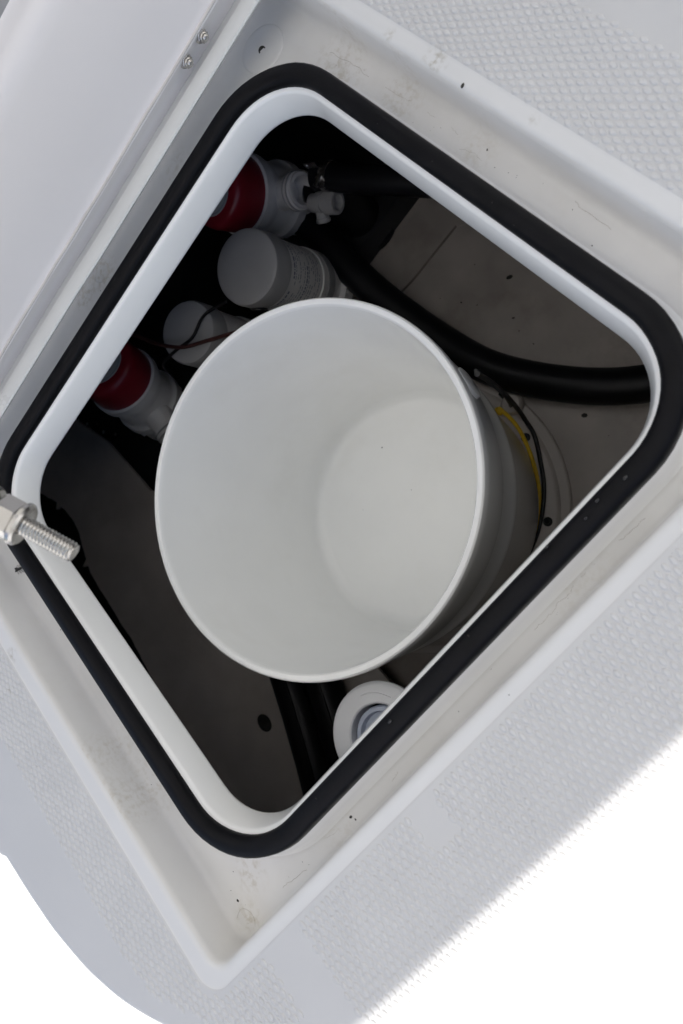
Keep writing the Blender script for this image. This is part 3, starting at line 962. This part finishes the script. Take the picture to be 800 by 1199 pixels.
rot = radians(60)
fwd = Vector((cos(rot), sin(rot), 0))
sid = Vector((-sin(rot), cos(rot), 0))
from_py("fly_body", *merge(ell(fc, 0.0020, 0.0012, 0.0011, rot), ell(fc + fwd * 0.0022, 0.0010, 0.0011, 0.0009, rot), ell(fc - fwd * 0.0022, 0.0018, 0.0013, 0.0011, rot)), M['fly'], fy_)
for k, (fo, so_) in enumerate(((0.0012, 1), (0.0002, 1), (-0.0010, 1), (0.0012, -1), (0.0002, -1), (-0.0010, -1))):
    p0 = fc + fwd * fo
    p1 = p0 + sid * so_ * 0.0022 + fwd * fo * 1.0 + Vector((0, 0, 0.0004))
    p2 = p0 + sid * so_ * 0.0040 + fwd * fo * 2.2 + Vector((0, 0, -0.0014))
    from_py("fly_leg", *tube([p0, p1, p2], 0.00018, 5, 3), M['fly'], fy_)
for s_ in (1, -1):
    a = fc + Vector((0, 0, 0.0009))
    q = [a, a - fwd * 0.0022 + sid * s_ * 0.0020, a - fwd * 0.0046 + sid * s_ * 0.0018, a - fwd * 0.0042 + sid * s_ * 0.0002]
    q2 = [p + Vector((0, 0, 0.00012)) for p in q]
    from_py("fly_wing", q + q2, [(0, 1, 2, 3), (4, 7, 6, 5), (0, 1, 5, 4), (1, 2, 6, 5), (2, 3, 7, 6), (3, 0, 4, 7)], M['fly'], fy_, smooth=0)

V, F = [], []
rn = random.Random(21)


def speck(x, y, z, r, el=1.0):
    global V, F
    a0 = rn.uniform(0, 6.28)
    base = []
    nn = 7
    rr = [r * rn.uniform(.6, 1.1) for _ in range(nn)]
    ro = rn.uniform(0, pi)
    top_ = []
    for k in range(nn):
        an = a0 + 2 * pi * k / nn
        px, py = rr[k] * cos(an) * el, rr[k] * sin(an)
        dx, dy = px * cos(ro) - py * sin(ro), px * sin(ro) + py * cos(ro)
        base.append((x + dx, y + dy, z - 0.0002))
        top_.append((x + dx * .6, y + dy * .6, z + r * 0.45))
    f = [(k, (k + 1) % nn, nn + (k + 1) % nn, nn + k) for k in range(nn)] + [tuple(range(nn, 2 * nn))]
    V, F = merge((V, F), (base + top_, f))


ZF = -0.0326
for (x, y, r, z) in ((0.2069, -0.127, .0011, ZF), (0.2100, -0.1252, .0008, ZF), (0.1925, -0.2362, .0011, ZF), (0.1978, -0.2520, .0010, ZF), (-0.0131, 0.2341, .0007, ZF), (0.0045, 0.2155, .0005, ZF), (0.0579, 0.2329, .0004, ZF),
                     (0.0148, 0.2315, .0003, ZF), (0.054, 0.2207, .0003, ZF), (0.0818, 0.2232, .0005, ZF), (0.101, -0.2319, .0006, ZF), (0.0892, -0.245, .0005, ZF), (0.2050, 0.0072, .0004, ZF), (-0.032, 0.2482, .0013, 0.0),
                     (0.2255, 0.0150, .0004, 0.0), (0.258, -0.190, .0009, 0.0), (-0.06, -0.238, .0006, ZF), (0.02, -0.233, .0005, ZF), (-0.02, -0.2265, .0005, ZF)):
    speck(x, y, z, r, 1.5)
for _ in range(110):
    side = rn.choice("abcd")
    if side == 'a':
        x, y = rn.uniform(-.2, .2), rn.uniform(.218, .2375)
    elif side == 'b':
        x, y = rn.uniform(.198, .2115), rn.uniform(-.24, .24)
    elif side == 'c':
        x, y = rn.uniform(-.2, .2), rn.uniform(-.243, -.222)
    else:
        x, y = rn.uniform(-.27, -.205), rn.uniform(-.22, .22)
    speck(x, y, ZF, rn.choice((.0001, .00015, .0002, .0003)) * rn.uniform(.8, 1.3), rn.choice((1, 1.6, 2.5)))
for (x, y, r) in ((-0.0856, -0.0054, .0009), (-0.0269, -0.0159, .0007), (-0.055, -0.07, .0004), (0.02, -0.05, .0004), (-0.03, 0.03, .0003), (-0.01, -0.09, .0003)):
    speck(x, y, -0.3348, r)
for _ in range(40):
    speck(rn.uniform(.23, .35), rn.uniform(-.18, .3), 0.0009, rn.uniform(.0001, .00025))
# bits stuck on the gasket and the coaming wall
for (x, y, z, r) in ((-0.128, -0.206, -0.0034, .0009), (-0.07, 0.2055, -0.0034, .0004), (-0.02, 0.206, -0.0034, .0004), (0.03, 0.2065, -0.0034, .0004), (0.05, 0.2035, -0.0034, .0003), (0.188, 0.02, -0.0034, .0005), (0.189, -0.12, -0.0034, .0006), (-0.19, 0.01, -0.0034, .0004)):
    speck(x, y, z, r, 1.5)
tag(from_py("dirt_specks", V, F, M['dirt_and_hole'], smooth=0), kind='stuff')

M['wet'] = mat('wet_black', (0.01, 0.01, 0.012), 0.06, var=0.0, rvar=0.02)
V2, F2 = [], []
for (x, y, r) in ((0.1884, 0.1200, .0009), (0.1892, -0.050, .0010), (0.1858, 0.0851, .0008), (0.1906, 0.1376, .0010), (0.1903, 0.1095, .0007)):
    a, b = lathe([(-0.0003, r), (r * 0.18, r * .92), (r * 0.36, r * .6), (r * 0.44, r * .2)], (x, y, -0.0036), (0, 0, 1), 12, False, True)
    a = [Vector((p.x, y + (p.y - y) * 1.7, p.z)) for p in a]
    V2, F2 = merge((V2, F2), (a, b))
tag(from_py("wet_drops", V2, F2, M['wet'], smooth=80), kind='stuff')
V, F = [], []
hair = [[(-0.166, 0.23), (-0.153, 0.231), (-0.135, 0.232), (-0.122, 0.23)], [(-0.107, 0.231), (-0.091, 0.232), (-0.081, 0.233)], [(-0.067, 0.233), (-0.057, 0.233)], [(-0.044, 0.233), (-0.036, 0.232)],
        [(0.085, 0.236), (0.063, 0.236), (0.055, 0.237)], [(0.205, 0.092), (0.205, 0.075), (0.207, 0.071), (0.206, 0.063), (0.2075, 0.052), (0.2065, 0.040)], [(0.207, 0.128), (0.207, 0.116), (0.206, 0.109)],
        [(0.2095, -0.088), (0.209, -0.084), (0.208, -0.081)], [(0.207, -0.2), (0.2085, -0.189), (0.2105, -0.174)], [(0.202, -0.16), (0.206, -0.148), (0.207, -0.139)], [(-0.03, 0.226), (-0.018, 0.2285), (-0.01, 0.227)]]
for l in hair:
    P = []
    for a, b in zip(l, l[1:]):
        for k in range(6):
            t = k / 6
            P.append((a[0] + (b[0] - a[0]) * t + rn.uniform(-.0006, .0006), a[1] + (b[1] - a[1]) * t + rn.uniform(-.0006, .0006), ZF + 0.0001))
    V, F = merge((V, F), tube(P, rn.uniform(.00006, .00011), 5, 1))
# dried water ring by the corner
P = [(0.2055 + 0.0075 * cos(a) * (1 + .08 * sin(3 * a)), -0.2400 + 0.0075 * sin(a), ZF + 0.00002) for a in [0.3 + 5.2 * k / 40 for k in range(41)]]
V, F = merge((V, F), tube(P, 0.00012, 5, 1))
tag(from_py("dirt_lines", V, F, M['smear'], smooth=0), kind='stuff')

# ------------------------------------------------------------------ unseen canopy casting the shadow edge; its translucency is added for soft overhead light
H = 1.30
hx = 0.2935 + H * SUN.x / SUN.z
hy = -0.405 + H * SUN.y / SUN.z
hx0, hy1 = -1.8, 0.90
ol = [Vector((hx + 0.004, -0.9, 0)), Vector((hx, hy1, 0)), Vector((hx0, hy1, 0)), Vector((hx0, hy, 0))]
rc = 0.10
for k in range(9):
    a = radians(-90 + 90 * k / 8)
    ol.append(Vector((hx - rc + rc * cos(a) + 0.004, hy + rc + rc * sin(a), 0)))
b1 = [p + Vector((0, 0, H)) for p in ol]
cxy = Vector((hx / 2 - 1.1, 0.3, 0))
b2 = [p + Vector((0, 0, H + 0.004)) for p in ol]
nn = len(ol)
f = [tuple(range(nn - 1, -1, -1)), tuple(range(nn, 2 * nn))] + [(k, (k + 1) % nn, nn + (k + 1) % nn, nn + k) for k in range(nn)]
ht = from_py("unseen_canopy", b1 + b2, f, M['top'], smooth=0)
tag(ht, kind='structure')

# unseen white wall added on the +y side to bounce sunlight onto the hatch
M['bounce'] = mat('bounce_wall_white', (0.50, 0.50, 0.485), 0.5, var=0.03)
tag(from_py("bounce_wall", *box(-2.2, 1.6, 1.75, 1.80, 0.002, 2.0), M['bounce'], smooth=0), kind='structure')
